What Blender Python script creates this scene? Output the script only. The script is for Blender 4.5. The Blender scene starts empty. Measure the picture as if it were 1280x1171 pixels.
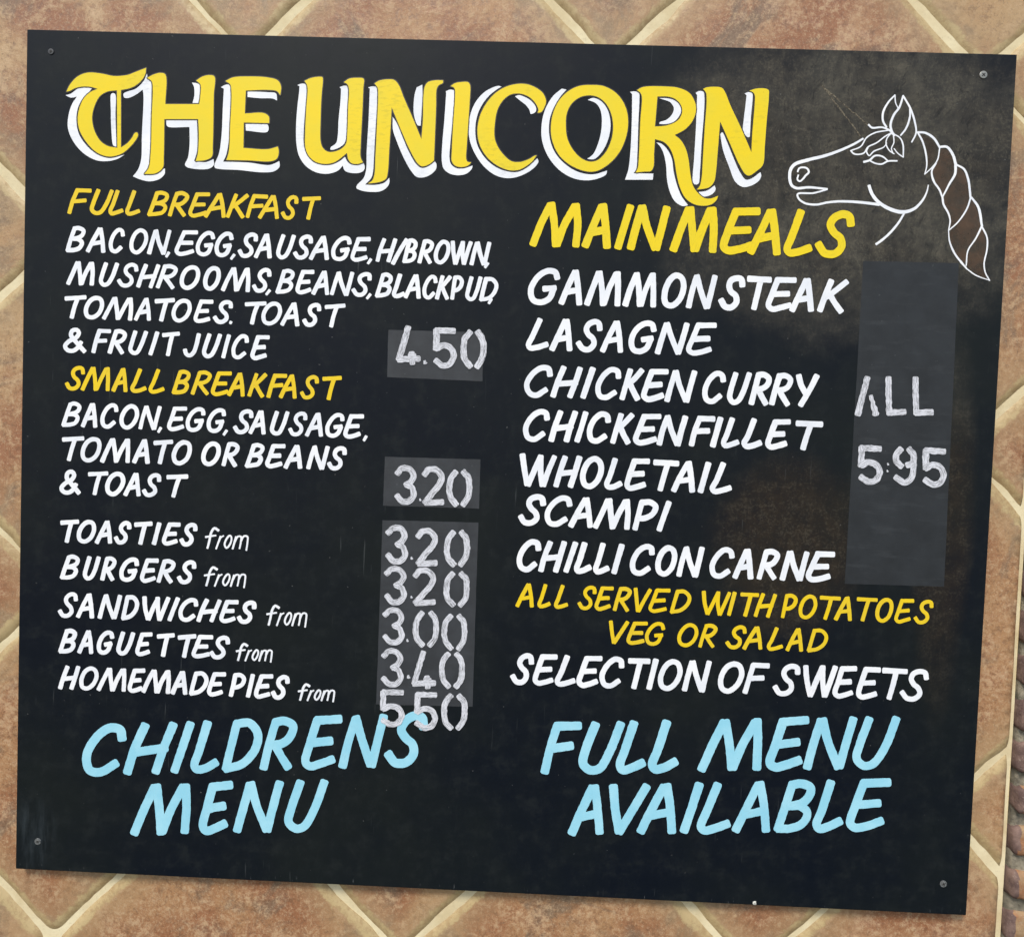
import bpy, bmesh, math, random
from mathutils import Vector, Matrix, noise
from mathutils.geometry import tessellate_polygon
R = math.radians
scene = bpy.context.scene
C = scene.collection
# ------------------------------------------------------------------ camera, world, sun, exposure
cam_d = bpy.data.cameras.new('camera'); cam = bpy.data.objects.new('camera', cam_d); C.objects.link(cam)
cam_d.sensor_fit = 'HORIZONTAL'; cam_d.sensor_width = 36.0; cam_d.lens = 900 / 1280 * 36.0
cam_d.clip_start = 0.02; cam_d.clip_end = 200
RC = ((0.9991055676731663, -0.03659227630933957, 0.02119127082034249),
      (0.03727913751242163, 0.9987605499652473, -0.03297923194143159),
      (-0.01995822013131709, 0.033739726549243544, 0.9992313547430205))
ax = [Vector((r[0], r[2], -r[1])) for r in RC]          # right, down, forward in world axes
m = Matrix((ax[0], -ax[1], -ax[2])).transposed().to_4x4()
m.translation = Vector((0.0332546, -0.9032369, 0.0394993))
cam.matrix_world = m
scene.camera = cam
scene.view_settings.view_transform = 'Standard'; scene.view_settings.look = 'None'
scene.view_settings.exposure = 0.95; scene.view_settings.gamma = 1.0
SUN_EL, SUN_AZ = R(50), R(202)                          # azimuth clockwise from +Y
w = bpy.data.worlds.new('World'); scene.world = w; w.use_nodes = True
wn = w.node_tree.nodes; bg = wn['Background']; sky = wn.new('ShaderNodeTexSky')
sky.sky_type = 'NISHITA'; sky.sun_disc = False; sky.sun_elevation = SUN_EL; sky.sun_rotation = SUN_AZ
sky.air_density = 1.2; sky.dust_density = 1.6; sky.ozone_density = 1.0
w.node_tree.links.new(sky.outputs[0], bg.inputs[0]); bg.inputs[1].default_value = 0.10
sd = bpy.data.lights.new('sun', 'SUN'); sd.energy = 1.5; sd.angle = R(16); sd.color = (1.0, 0.94, 0.84)
sun = bpy.data.objects.new('sun', sd); C.objects.link(sun)
sdir = Vector((math.sin(SUN_AZ) * math.cos(SUN_EL), math.cos(SUN_AZ) * math.cos(SUN_EL), math.sin(SUN_EL)))
sun.rotation_euler = sdir.to_track_quat('Z', 'Y').to_euler(); sun.location = sdir * 8

# ------------------------------------------------------------------ node helper
class NT:
    def __init__(s, name, rough=0.5, spec=0.5):
        s.mat = bpy.data.materials.new(name); s.mat.use_nodes = True; s.t = s.mat.node_tree
        s.b = s.t.nodes['Principled BSDF']; s.out = s.t.nodes['Material Output']
        s.b.inputs['Roughness'].default_value = rough; s.b.inputs['Specular IOR Level'].default_value = spec
    def put(s, sock, v):
        if v is None: return
        if isinstance(v, bpy.types.NodeSocket): s.t.links.new(v, sock)
        elif isinstance(v, tuple) and len(v) == 3 and sock.type == 'RGBA': sock.default_value = (*v, 1)
        else: sock.default_value = v
    def node(s, kind, **kw):
        n = s.t.nodes.new('ShaderNode' + kind)
        for k, v in kw.items(): setattr(n, k, v)
        return n
    def coord(s, which='Object'): return s.node('TexCoord').outputs[which]
    def mapping(s, v, scale=(1, 1, 1), loc=(0, 0, 0), rot=(0, 0, 0)):
        n = s.node('Mapping'); s.put(n.inputs[0], v); n.inputs['Location'].default_value = loc
        n.inputs['Rotation'].default_value = rot; n.inputs['Scale'].default_value = scale
        return n.outputs[0]
    def noise(s, v, scale, detail=4, rough=0.55, dist=0.0):
        n = s.node('TexNoise'); s.put(n.inputs['Vector'], v); n.inputs['Scale'].default_value = scale
        n.inputs['Detail'].default_value = detail; n.inputs['Roughness'].default_value = rough
        n.inputs['Distortion'].default_value = dist
        return n.outputs['Fac']
    def ramp(s, v, a, b, lo=0.0, hi=1.0):
        n = s.node('MapRange', interpolation_type='SMOOTHSTEP'); s.put(n.inputs[0], v)
        for i, q in enumerate((a, b, lo, hi)): s.put(n.inputs[i + 1], q)
        return n.outputs[0]
    def mix(s, f, a, b, mode='MIX'):
        n = s.node('Mix', data_type='RGBA', blend_type=mode)
        s.put(n.inputs[0], f); s.put(n.inputs[6], a); s.put(n.inputs[7], b)
        return n.outputs[2]
    def math(s, op, a, b=None, c=None, clamp=False):
        n = s.node('Math', operation=op, use_clamp=clamp); s.put(n.inputs[0], a); s.put(n.inputs[1], b)
        if c is not None: s.put(n.inputs[2], c)
        return n.outputs[0]
    def bump(s, h, strength=0.3, dist=0.002):
        n = s.node('Bump'); s.put(n.inputs['Height'], h); n.inputs['Strength'].default_value = strength
        n.inputs['Distance'].default_value = dist; s.put(s.b.inputs['Normal'], n.outputs[0])
    def base(s, v): s.put(s.b.inputs['Base Color'], v)
def srgb(r, g, b):
    f = lambda c: (c / 255 / 12.92) if c <= 10 else ((c / 255 + 0.055) / 1.055) ** 2.4
    return (f(r), f(g), f(b))

# ------------------------------------------------------------------ materials
def mat_tile():
    n = NT('glazed_terracotta', 0.45, 0.35)
    oi = n.node('ObjectInfo')
    off = n.node('VectorMath', operation='MULTIPLY'); n.put(off.inputs[0], oi.outputs['Random']); off.inputs[1].default_value = (37, 23, 51)
    add = n.node('VectorMath', operation='ADD'); n.put(add.inputs[0], n.coord()); n.put(add.inputs[1], off.outputs[0])
    v = add.outputs[0]
    big = n.noise(v, 7, 3, .5, .6); med = n.noise(v, 26, 7, .72, .5); fine = n.noise(v, 120, 8, .80); grit = n.noise(v, 330, 6, .85)
    red = (0.285, 0.125, 0.060); ochre = (0.41, 0.255, 0.112); grey = (0.19, 0.135, 0.09); pale = (0.52, 0.36, 0.21)
    tint = oi.outputs['Color']
    c = n.mix(n.ramp(n.math('ADD', n.math('MULTIPLY', big, .75), n.math('MULTIPLY', med, .25)), .42, .60), red, n.mix(.5, tint, ochre))
    c = n.mix(n.math('MULTIPLY', n.ramp(n.noise(v, 9.5, 6, .68, .8), .50, .64), .85), c, grey)
    c = n.mix(n.math('MULTIPLY', n.ramp(med, .48, .66), .5), c, tint)
    c = n.mix(n.math('MULTIPLY', n.ramp(n.math('ADD', n.math('MULTIPLY', fine, .7), n.math('MULTIPLY', med, .3)), .49, .60), .70), c, pale)
    c = n.mix(n.math('MULTIPLY', n.ramp(grit, .51, .62), .45), c, (0.56, 0.41, 0.26))
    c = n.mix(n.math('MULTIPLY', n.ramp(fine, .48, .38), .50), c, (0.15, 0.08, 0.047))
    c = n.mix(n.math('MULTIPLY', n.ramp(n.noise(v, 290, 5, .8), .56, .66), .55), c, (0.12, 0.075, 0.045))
    at = n.node('Attribute', attribute_name='edge')
    e = n.math('ADD', at.outputs['Fac'], n.math('MULTIPLY', n.math('SUBTRACT', med, .5), .020))
    band = n.ramp(n.math('ADD', e, n.math('MULTIPLY', n.math('SUBTRACT', fine, .5), .016)), .0095, .0145, 1, 0)
    c = n.mix(n.math('MULTIPLY', n.ramp(e, .016, .055, 1, 0), .42), c, (0.40, 0.28, 0.15))
    c = n.mix(n.math('MULTIPLY', band, .88), c, n.mix(n.ramp(n.math('ADD', n.math('MULTIPLY', med, .5), n.math('MULTIPLY', fine, .5)), .44, .58), (0.50, 0.385, 0.20), (0.36, 0.25, 0.12)))
    n.base(c)
    n.put(n.b.inputs['Roughness'], n.ramp(fine, .3, .7, .35, .62))
    n.bump(n.math('ADD', n.math('MULTIPLY', med, .9), n.math('ADD', n.math('MULTIPLY', fine, .5), n.math('MULTIPLY', grit, .22))), .5, .0022)
    return n.mat
def mat_grout():
    n = NT('cream_grout', .85, .2); v = n.coord()
    c = n.mix(n.ramp(n.noise(v, 14, 5, .6), .35, .7), (0.74, 0.65, 0.43), (0.60, 0.49, 0.29))
    c = n.mix(n.math('MULTIPLY', n.ramp(n.noise(v, 260, 4, .7), .55, .72), .35), c, (0.42, 0.34, 0.22))
    n.base(c); n.bump(n.noise(v, 180, 5, .7), .5, .001); return n.mat
def mat_mortar():
    n = NT('grey_mortar', .95, .1); v = n.coord()
    c = n.mix(n.ramp(n.noise(v, 60, 6, .7), .35, .65), (0.46, 0.41, 0.31), (0.20, 0.18, 0.14))
    c = n.mix(n.ramp(n.noise(v, 20, 3, .6), .5, .72), c, (0.11, 0.105, 0.08))
    n.base(c); n.bump(n.noise(v, 150, 8, .8), 1.0, .006); return n.mat
def mat_brick():
    n = NT('burnt_brick', .85, .25); v = n.coord(); oi = n.node('ObjectInfo')
    off = n.node('VectorMath', operation='MULTIPLY'); n.put(off.inputs[0], oi.outputs['Random']); off.inputs[1].default_value = (11, 17, 29)
    add = n.node('VectorMath', operation='ADD'); n.put(add.inputs[0], v); n.put(add.inputs[1], off.outputs[0]); q = add.outputs[0]
    at = n.node('Attribute', attribute_name='burnt')
    b = n.ramp(n.math('ADD', at.outputs['Fac'], n.math('MULTIPLY', n.math('SUBTRACT', n.noise(q, 60, 5, .7), .5), .9)), .4, .6)
    red = n.mix(n.ramp(n.noise(q, 35, 5, .65), .35, .65), (0.36, 0.17, 0.085), (0.40, 0.27, 0.15))
    dk = n.mix(n.ramp(n.noise(q, 50, 5, .65), .35, .65), (0.135, 0.085, 0.075), (0.25, 0.165, 0.135))
    c = n.mix(b, red, dk); c = n.mix(n.math('MULTIPLY', n.ramp(n.noise(q, 300, 4, .7), .56, .7), .4), c, (0.45, 0.37, 0.29))
    n.base(c); n.bump(n.noise(q, 120, 8, .75), .8, .004); return n.mat
def mat_board():
    n = NT('black_sign_paint', .4, .12); v = n.coord()
    sx = n.node('SeparateXYZ'); n.put(sx.inputs[0], v); X, Z = sx.outputs[0], sx.outputs[2]
    def blob(cx, cz, rx, rz):
        a = n.math('DIVIDE', n.math('SUBTRACT', X, cx), rx); b = n.math('DIVIDE', n.math('SUBTRACT', Z, cz), rz)
        return n.math('ADD', n.math('MULTIPLY', a, a), n.math('MULTIPLY', b, b))
    warp = n.noise(v, 7, 5, .6)
    wv = n.math('MULTIPLY', n.math('SUBTRACT', warp, .5), 1.3)
    wp = n.node('VectorMath', operation='ADD'); n.put(wp.inputs[0], v); n.put(wp.inputs[1], n.math('MULTIPLY', n.noise(v, 12, 3, .6), .06)); vv = wp.outputs[0]
    vert = n.noise(n.mapping(vv, (60, 1, 11)), 1.3, 7, .72)           # brushed streaks running up and down
    horz = n.noise(n.mapping(vv, (13, 1, 50), rot=(0, .12, 0)), 1.3, 7, .72)
    blot = n.noise(v, 42, 6, .72); grit = n.noise(v, 300, 5, .75)
    streak = n.math('ADD', n.math('MULTIPLY', vert, .5), n.math('MULTIPLY', horz, .5))
    wear = n.math('ADD', n.ramp(n.math('ADD', blob(.430, .390, .275, .205), wv), .15, 1.25, 1, 0),
                  n.math('MULTIPLY', n.ramp(n.math('ADD', blob(.365, -.075, .10, .115), wv), .1, 1.3, 1, 0), .60), clamp=True)
    wear = n.math('ADD', wear, n.math('MULTIPLY', n.ramp(n.math('ADD', blob(.555, -.04, .035, .24), wv), .1, 1.4, 1, 0), .45), clamp=True)
    tex = n.math('ADD', n.math('MULTIPLY', n.ramp(blot, .36, .66), .68), n.math('MULTIPLY', n.ramp(streak, .40, .62), .32))
    amt = n.math('MULTIPLY', wear, n.math('ADD', n.math('MULTIPLY', tex, .62), .38), clamp=True)
    black = n.mix(n.ramp(n.noise(v, 3.2, 5, .6), .35, .7), (0.0042, 0.0066, 0.0115), (0.0090, 0.0120, 0.0125))
    black = n.mix(n.math('MULTIPLY', n.ramp(n.math('ADD', n.math('MULTIPLY', streak, .4), n.math('MULTIPLY', blot, .6)), .48, .64), .5), black, (0.0165, 0.0200, 0.0205))
    # where the first coat is rubbed thin the brown board shows
    brown = n.mix(n.ramp(n.noise(v, 11, 4, .6), .35, .65), (0.052, 0.046, 0.037), (0.088, 0.081, 0.064))
    low = n.ramp(Z, .16, .02, 0, 1)
    brown = n.mix(low, brown, (0.040, 0.026, 0.013))
    c = n.mix(amt, black, brown)
    c = n.mix(n.math('MULTIPLY', n.math('MULTIPLY', wear, n.ramp(n.math('ADD', n.math('MULTIPLY', grit, .5), n.math('MULTIPLY', streak, .5)), .49, .60)), .42), c, (0.130, 0.116, 0.085))
    c = n.mix(n.math('MULTIPLY', n.math('MULTIPLY', wear, n.ramp(n.noise(n.mapping(vv, (90, 1, 45)), 1.5, 6, .8), .53, .64)), .6), c, (0.012, 0.012, 0.012))
    # dust specks and thin scratches all over
    c = n.mix(n.math('MULTIPLY', n.ramp(n.noise(v, 210, 2, .5), .73, .78), .4), c, (0.20, 0.20, 0.19))
    scr = n.math('MULTIPLY', n.ramp(n.noise(n.mapping(v, (260, 1, 14)), 1, 2, .5), .68, .76), n.ramp(n.noise(v, 5, 2, .5), .45, .62))
    c = n.mix(n.math('MULTIPLY', scr, .35), c, (0.10, 0.11, 0.11))
    # chipped lower edge and rubbed bottom left corner
    edge = n.ramp(Z, -.534, -.524, 1, 0)
    ch = n.math('MULTIPLY', edge, n.ramp(n.noise(n.mapping(v, (320, 1, 60)), 1, 3, .6), .64, .72))
    c = n.mix(n.math('MULTIPLY', ch, .5), c, (0.22, 0.23, 0.24))
    cor = n.math('MULTIPLY', n.ramp(n.math('ADD', blob(-.585, -.49, .03, .05), wv), .2, 1.2, 1, 0), n.ramp(n.noise(n.mapping(v, (90, 1, 14), rot=(0, -.35, 0)), 1, 5, .7), .40, .75))
    c = n.mix(n.math('MULTIPLY', cor, .16), c, (0.12, 0.15, 0.17))
    n.base(c)
    r = n.ramp(blot, .3, .7, .40, .55); n.put(n.b.inputs['Roughness'], n.math('ADD', r, n.math('MULTIPLY', wear, .12)))
    n.bump(n.math('ADD', n.math('MULTIPLY', streak, .5), n.math('MULTIPLY', n.noise(v, 34, 4, .6), .6)), .16, .0015)
    return n.mat
def mat_patch(name, col, alpha):
    n = NT(name, .62, .35); v = n.coord()
    st = n.noise(n.mapping(v, (12, 1, 60)), 1.5, 5, .65); bl = n.noise(v, 30, 5, .65)
    c = n.mix(n.ramp(bl, .3, .7), col, tuple(x * 1.45 for x in col))
    c = n.mix(n.math('MULTIPLY', n.ramp(st, .52, .68), .35), c, (0.05, 0.055, 0.06))
    c = n.mix(n.math('MULTIPLY', n.ramp(n.noise(v, 160, 3, .6), .68, .76), .3), c, (0.16, 0.17, 0.18))
    n.base(c); n.put(n.b.inputs['Alpha'], alpha); return n.mat
def mat_paint(name, a, b, rough=.42):
    n = NT(name, rough, .25); v = n.coord()
    uv = n.coord('UV')
    st = n.noise(n.mapping(uv, (1.2, 9, 1)), 1.0, 4, .6)
    c = n.mix(n.ramp(n.noise(v, 22, 4, .6), .35, .7), a, b)
    c = n.mix(n.math('MULTIPLY', n.ramp(st, .52, .72), .45), c, b)
    c = n.mix(n.math('MULTIPLY', n.math('MULTIPLY', n.ramp(st, .50, .62), n.ramp(n.noise(v, 9, 4, .6), .50, .62)), .55), c, tuple(x * .80 for x in b))
    c = n.mix(n.math('MULTIPLY', n.ramp(n.noise(v, 340, 3, .7), .68, .74), .5), c, tuple(x * .45 for x in b))
    n.base(c); n.bump(st, .10, .0006); return n.mat
def mat_marker():
    n = NT('white_marker', .7, .2); uv = n.coord('UV'); v = n.coord()
    s1 = n.noise(n.mapping(uv, (.9, 6.5, 1)), 1.0, 5, .75, .5); s2 = n.noise(n.mapping(uv, (2.2, 17, 1)), 1.0, 3, .6, .6)
    br = n.noise(v, 70, 4, .6)
    k = n.math('ADD', n.math('ADD', n.math('MULTIPLY', s1, .55), n.math('MULTIPLY', s2, .3)), n.math('MULTIPLY', br, .15))
    n.base(n.mix(n.ramp(k, .42, .56), (0.42, 0.43, 0.46), (0.70, 0.71, 0.76)))
    n.put(n.b.inputs['Alpha'], n.ramp(k, .39, .50, .38, .97))
    return n.mat
def mat_faint():
    n = NT('worn_scrape', .8, .2); uv = n.coord('UV'); v = n.coord()
    k = n.noise(v, 260, 5, .75)
    n.base(n.mix(n.ramp(k, .4, .6), (0.085, 0.068, 0.050), (0.20, 0.175, 0.125)))
    n.put(n.b.inputs['Alpha'], n.ramp(k, .38, .52, .12, .85)); return n.mat
def mat_simple(name, c, rough=.5, metal=0.0, var=.25, scale=80):
    n = NT(name, rough, .5); n.b.inputs['Metallic'].default_value = metal; v = n.coord()
    n.base(n.mix(n.ramp(n.noise(v, scale, 4, .6), .35, .65), c, tuple(x * (1 - var) for x in c)))
    n.bump(n.noise(v, scale * 3, 4, .6), .2, .0005); return n.mat
def mat_mane(name='brown_mane_paint', lo=.70, hi=.95):
    n = NT(name, .6, .3); v = n.coord()
    k = n.noise(v, 38, 5, .65, .5)
    c = n.mix(n.ramp(k, .35, .65), (0.048, 0.036, 0.024), (0.080, 0.047, 0.027))
    c = n.mix(n.math('MULTIPLY', n.ramp(n.noise(v, 240, 4, .7), .52, .70), .4), c, (0.12, 0.085, 0.055))
    n.base(c); n.put(n.b.inputs['Alpha'], n.ramp(n.noise(v, 25, 4, .6), .3, .6, lo, hi)); return n.mat
M_TILE, M_GROUT, M_MORTAR, M_BRICK, M_BOARD = mat_tile(), mat_grout(), mat_mortar(), mat_brick(), mat_board()
M_WHITE = mat_paint('white_sign_enamel', (0.85, 0.86, 0.88), (0.74, 0.77, 0.82))
M_YELLOW = mat_paint('yellow_sign_enamel', (0.82, 0.61, 0.010), (0.76, 0.60, 0.022))
M_GOLD = mat_paint('golden_sign_enamel', (0.80, 0.56, 0.012), (0.74, 0.53, 0.030))
M_CYAN = mat_paint('pale_blue_sign_enamel', (0.27, 0.60, 0.74), (0.36, 0.68, 0.80))
M_LINE = mat_simple('dark_outline_paint', (0.012, 0.009, 0.007), .5)
M_MARK = mat_marker(); M_FAINT = mat_faint(); M_MANE = mat_mane(); M_MANE2 = mat_mane('thin_mane_paint', .15, .4)
M_PATCH = mat_patch('light_chalkboard_patch', (0.0305, 0.0335, 0.038), .92)
M_PATCH2 = mat_patch('dark_chalkboard_patch', (0.0175, 0.0202, 0.0230), .93)
M_SCREW = mat_simple('zinc_screw', (0.34, 0.33, 0.29), .45, .6); M_SCREWP = mat_simple('painted_screw', (0.035, 0.038, 0.042), .5); M_SCREWG = mat_simple('scratched_painted_screw', (0.20, 0.21, 0.21), .5, 0, .8, 700)
M_SLOT = mat_simple('screw_recess', (0.02, 0.018, 0.016), .8)
M_CHIP = mat_simple('chip_white', (0.62, 0.62, 0.56), .7)

# ------------------------------------------------------------------ object helpers
def link(name, me, mat, parent=None, label=None):
    o = bpy.data.objects.new(name, me); C.objects.link(o)
    if mat is not None and not me.materials: me.materials.append(mat)
    if parent: o.parent = parent
    if label: o['label'] = label
    return o
def thing(name, loc, label, cat):
    o = bpy.data.objects.new(name, None); C.objects.link(o); o.location = loc; o.empty_display_size = .1
    o['label'] = label; o['category'] = cat
    return o
def bm_mesh(bm, name, smooth=False):
    me = bpy.data.meshes.new(name); bm.normal_update(); bm.to_mesh(me); bm.free()
    if smooth:
        for p in me.polygons: p.use_smooth = True
    return me
def nz(x, y, z, s): return noise.noise(Vector((x * s, y * s, z * s)))

# ------------------------------------------------------------------ the tiled wall
random.seed(5)
WALL_X1 = 0.6615                                        # the tiles stop here, against the bricks
wall = thing('tiled_wall', (0, 0.03, 0), 'outdoor wall clad in large diagonal terracotta tiles with cream joints behind the sign', 'wall')
def grout_bed():
    bm = bmesh.new(); nx, nyy = 90, 80; x0, x1, z0, z1 = -1.3, WALL_X1 + .004, -1.05, 1.05
    g = [[bm.verts.new((x0 + (x1 - x0) * i / nx, -0.0132 + .0008 * nz(i * .5, j * .5, 3, .7), z0 + (z1 - z0) * j / nyy)) for i in range(nx + 1)] for j in range(nyy + 1)]
    for j in range(nyy):
        for i in range(nx): bm.faces.new((g[j][i], g[j][i + 1], g[j + 1][i + 1], g[j + 1][i]))
    b = [bm.verts.new(p) for p in ((x0, .05, z0), (x1, .05, z0), (x1, .05, z1), (x0, .05, z1))]
    bm.faces.new((b[3], b[2], b[1], b[0]))
    f = [g[0][0], g[0][nx], g[nyy][nx], g[nyy][0]]
    for k in range(4): bm.faces.new((f[k], b[k], b[(k + 1) % 4], f[(k + 1) % 4]))
    return bm_mesh(bm, 'grout_bed', True)
link('grout_bed', grout_bed(), M_GROUT, wall)
TX0, TZ0, TD = -0.3401, 0.5152, 0.2300
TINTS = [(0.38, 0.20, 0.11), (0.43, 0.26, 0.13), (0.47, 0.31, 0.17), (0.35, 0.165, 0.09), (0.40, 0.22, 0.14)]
def tile_mesh(cx, cz, seed):
    half = TD / math.sqrt(2) - 0.0029
    N = 40; ts = []
    for i in range(N + 1):
        u = 2 * i / N - 1
        ts.append(math.copysign(1 - (1 - abs(u)) ** 1.7, u))
    bm = bmesh.new(); lay = bm.verts.layers.float.new('edge')
    tilt = (random.uniform(-.004, .004), random.uniform(-.004, .004)); lift = random.uniform(-.0006, .0006)
    r = .014
    g = []
    for j, tv in enumerate(ts):
        row = []
        for i, tu in enumerate(ts):
            u, v = tu * half, tv * half
            # rounded corner outline
            if abs(u) > half - r and abs(v) > half - r:
                cu, cv = math.copysign(half - r, u), math.copysign(half - r, v)
                du, dv = u - cu, v - cv; L = math.hypot(du, dv); mx = max(abs(du), abs(dv))
                if L > 1e-9: u, v = cu + du / L * mx, cv + dv / L * mx
            k = max(abs(tu), abs(tv)) ** 8
            wob = .0042
            u += k * wob * (nz(seed * 3.1, v * 17, .3, 1) + .3 * nz(seed * 5.1, v * 70, 4, 1)) * (1 if tu > 0 else -1)
            v += k * wob * (nz(seed * 7.7, u * 17, .9, 1) + .3 * nz(seed * 2.1, u * 70, 9, 1)) * (1 if tv > 0 else -1)
            d = min(half * (1 - abs(tu)), half * (1 - abs(tv)))
            rr = .012
            drop = 0.0042 * (1 - min(1, d / rr)) ** 1.8
            x, z = (u - v) / math.sqrt(2), (u + v) / math.sqrt(2)
            y = -0.0165 + drop + lift + tilt[0] * x + tilt[1] * z + .0011 * nz(x * 9 + seed, z * 9, seed, 1) + .0004 * nz(x * 45 + seed, z * 45, seed, 1)
            p = bm.verts.new((x, y, z)); p[lay] = d; row.append(p)
        g.append(row)
    for j in range(N):
        for i in range(N): bm.faces.new((g[j][i], g[j][i + 1], g[j + 1][i + 1], g[j + 1][i]))
    ring = [g[0][i] for i in range(N + 1)] + [g[j][N] for j in range(1, N + 1)] + [g[N][i] for i in range(N - 1, -1, -1)] + [g[j][0] for j in range(N - 1, 0, -1)]
    back = []
    for p in ring:
        q = bm.verts.new((p.co.x, -0.004, p.co.z)); q[lay] = 0; back.append(q)
    for k in range(len(ring)):
        bm.faces.new((ring[k], back[k], back[(k + 1) % len(ring)], ring[(k + 1) % len(ring)]))
    lim = WALL_X1 - cx - .0035
    if max(v.co.x for v in bm.verts) > lim:
        cut = bmesh.ops.bisect_plane(bm, geom=bm.verts[:] + bm.edges[:] + bm.faces[:], plane_co=(lim, 0, 0), plane_no=(1, 0, 0), clear_outer=True)
        if len(bm.faces) == 0: bm.free(); return None
        ed = [e for e in cut['geom_cut'] if isinstance(e, bmesh.types.BMEdge)]
        ex = bmesh.ops.extrude_edge_only(bm, edges=ed)
        for e in ex['geom']:
            if isinstance(e, bmesh.types.BMVert): e.co.y = -.004; e.co.x = lim + .0005
    bmesh.ops.recalc_face_normals(bm, faces=bm.faces)
    return bm_mesh(bm, 'tile', True)
k = 0
for b in range(-3, 8):
    for a in range(-5, 8):
        if (a + b) % 2 == 0: continue
        cx, cz = TX0 + TD * a, TZ0 - TD * b
        if cx - TD > WALL_X1 - .01 or cx + TD < -1.28 or abs(cz) > 1.02: continue
        me = tile_mesh(cx, cz, a * 1.37 + b * 2.11); k += 1
        if me is None: continue
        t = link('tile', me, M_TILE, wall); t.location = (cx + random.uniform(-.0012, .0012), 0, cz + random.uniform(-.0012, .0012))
        q = TINTS[(a * 3 + b * 2 + (a * b) % 3) % 5] if b < 4 else TINTS[(0, 3, 4)[(a + 2 * b) % 3]]; t.color = (*q, 1)  # tints vary by tile; lower rows darker and redder, painting in the wall's shade

# ------------------------------------------------------------------ the brick wall at the right
bw = thing('brick_wall', (0.76, 0.02, 0), 'rough edge of a red and purple-grey brick wall right of the tiles', 'brick wall')
def rough_box(x0, x1, y0, y1, z0, z1, seed, amp=.0022, n=(8, 6, 7)):
    bm = bmesh.new(); bmesh.ops.create_cube(bm, size=1)
    lay = None
    def cut(axis, cnt):
        for i in range(1, cnt):
            co = [0, 0, 0]; co[axis] = -.5 + i / cnt; no = [0, 0, 0]; no[axis] = 1
            bmesh.ops.bisect_plane(bm, geom=bm.verts[:] + bm.edges[:] + bm.faces[:], plane_co=co, plane_no=no)
    for a_, c_ in enumerate(n): cut(a_, c_)
    lay = bm.verts.layers.float.new('burnt')
    S = (x1 - x0, y1 - y0, z1 - z0)
    for v in bm.verts:
        p = Vector(v.co)
        w3 = [p[i] * S[i] for i in range(3)]
        rr = .007; inn = [max(-S[i] / 2 + rr, min(S[i] / 2 - rr, w3[i])) for i in range(3)]
        d = Vector([w3[i] - inn[i] for i in range(3)])
        if d.length > 1e-6: w3 = list(Vector(inn) + d.normalized() * min(rr, max(abs(q) for q in d)))
        c = Vector(((x0 + x1) / 2 + w3[0], (y0 + y1) / 2 + w3[1], (z0 + z1) / 2 + w3[2]))
        c += Vector((nz(c.x + seed, c.y, c.z, 45), nz(c.x, c.y + seed, c.z, 45), nz(c.x, c.y, c.z + seed, 45))) * amp
        c += Vector((nz(c.x + seed, c.y, c.z, 150), nz(c.x, c.y + seed, c.z, 150), nz(c.x, c.y, c.z + seed, 150))) * amp * .45
        v.co = c; v[lay] = 1.0 if c.x < x0 + .0065 else 0.0
    return bm, lay
bx0 = WALL_X1 + .0055
mm, _ = rough_box(bx0 + .002, bx0 + .33, .0085, .05, -1.05, 1.05, 3.3, .0030, (26, 6, 200))
mm.transform(Matrix.Translation((-.76, -.02, 0)))
link('mortar', bm_mesh(mm, 'mortar', True), M_MORTAR, bw).location = (0, 0, 0)
pitch = .0545; zb = -1.0; row = 0
ref = -.3315                                             # a course centre read off the photograph
while (ref - zb) / pitch != int((ref - zb) / pitch) and row < 1: zb = ref - math.ceil((ref + 1.0) / pitch) * pitch; row = 1
row = 0
while zb < 1.0:
    xs = bx0 + random.uniform(-.001, .002); i = 0
    while xs < bx0 + .32:
        L = (.215 if (row + i) % 2 else .102); x1 = min(xs + L, bx0 + .325)
        if x1 - xs > .03:
            bm, _ = rough_box(xs, x1, .0010 + random.uniform(-.002, .002), .03, zb - .0195 + random.uniform(-.002, .002), zb + .0195 + random.uniform(-.002, .002), row * 1.7 + i * 9.1, n=(40 if i == 0 else 9, 5, 6))
            if i: 
                ly = bm.verts.layers.float['burnt']
                vv = 1.0 if random.random() < .25 else 0.0
                for v in bm.verts: v[ly] = vv
            bm.transform(Matrix.Translation((-.76, -.02, 0)))
            link('brick', bm_mesh(bm, 'brick', True), M_BRICK, bw)
        xs = x1 + .011; i += 1
    zb += pitch; row += 1

# ------------------------------------------------------------------ the sign board
BW, BH, BT = 1.220, 1.0685, 0.0115
sign = thing('menu_sign', (0, 0, -BH / 2), 'black pub menu board with yellow, white and blue lettering screwed to the tiles', 'sign')
def P(o): o.location = (0, 0, BH / 2); return o          # parts are modelled about the middle of the board face
def panel():
    bm = bmesh.new(); nx, nz_ = 60, 52
    bmesh.ops.create_cube(bm, size=1, matrix=Matrix.Translation((0, BT / 2, 0)) @ Matrix.Diagonal((BW, BT, BH, 1)))
    bmesh.ops.bevel(bm, geom=bm.edges[:], offset=.0009, segments=2, profile=.5, affect='EDGES')
    return bm_mesh(bm, 'board', False)
P(link('board', panel(), M_BOARD, sign))
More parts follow.
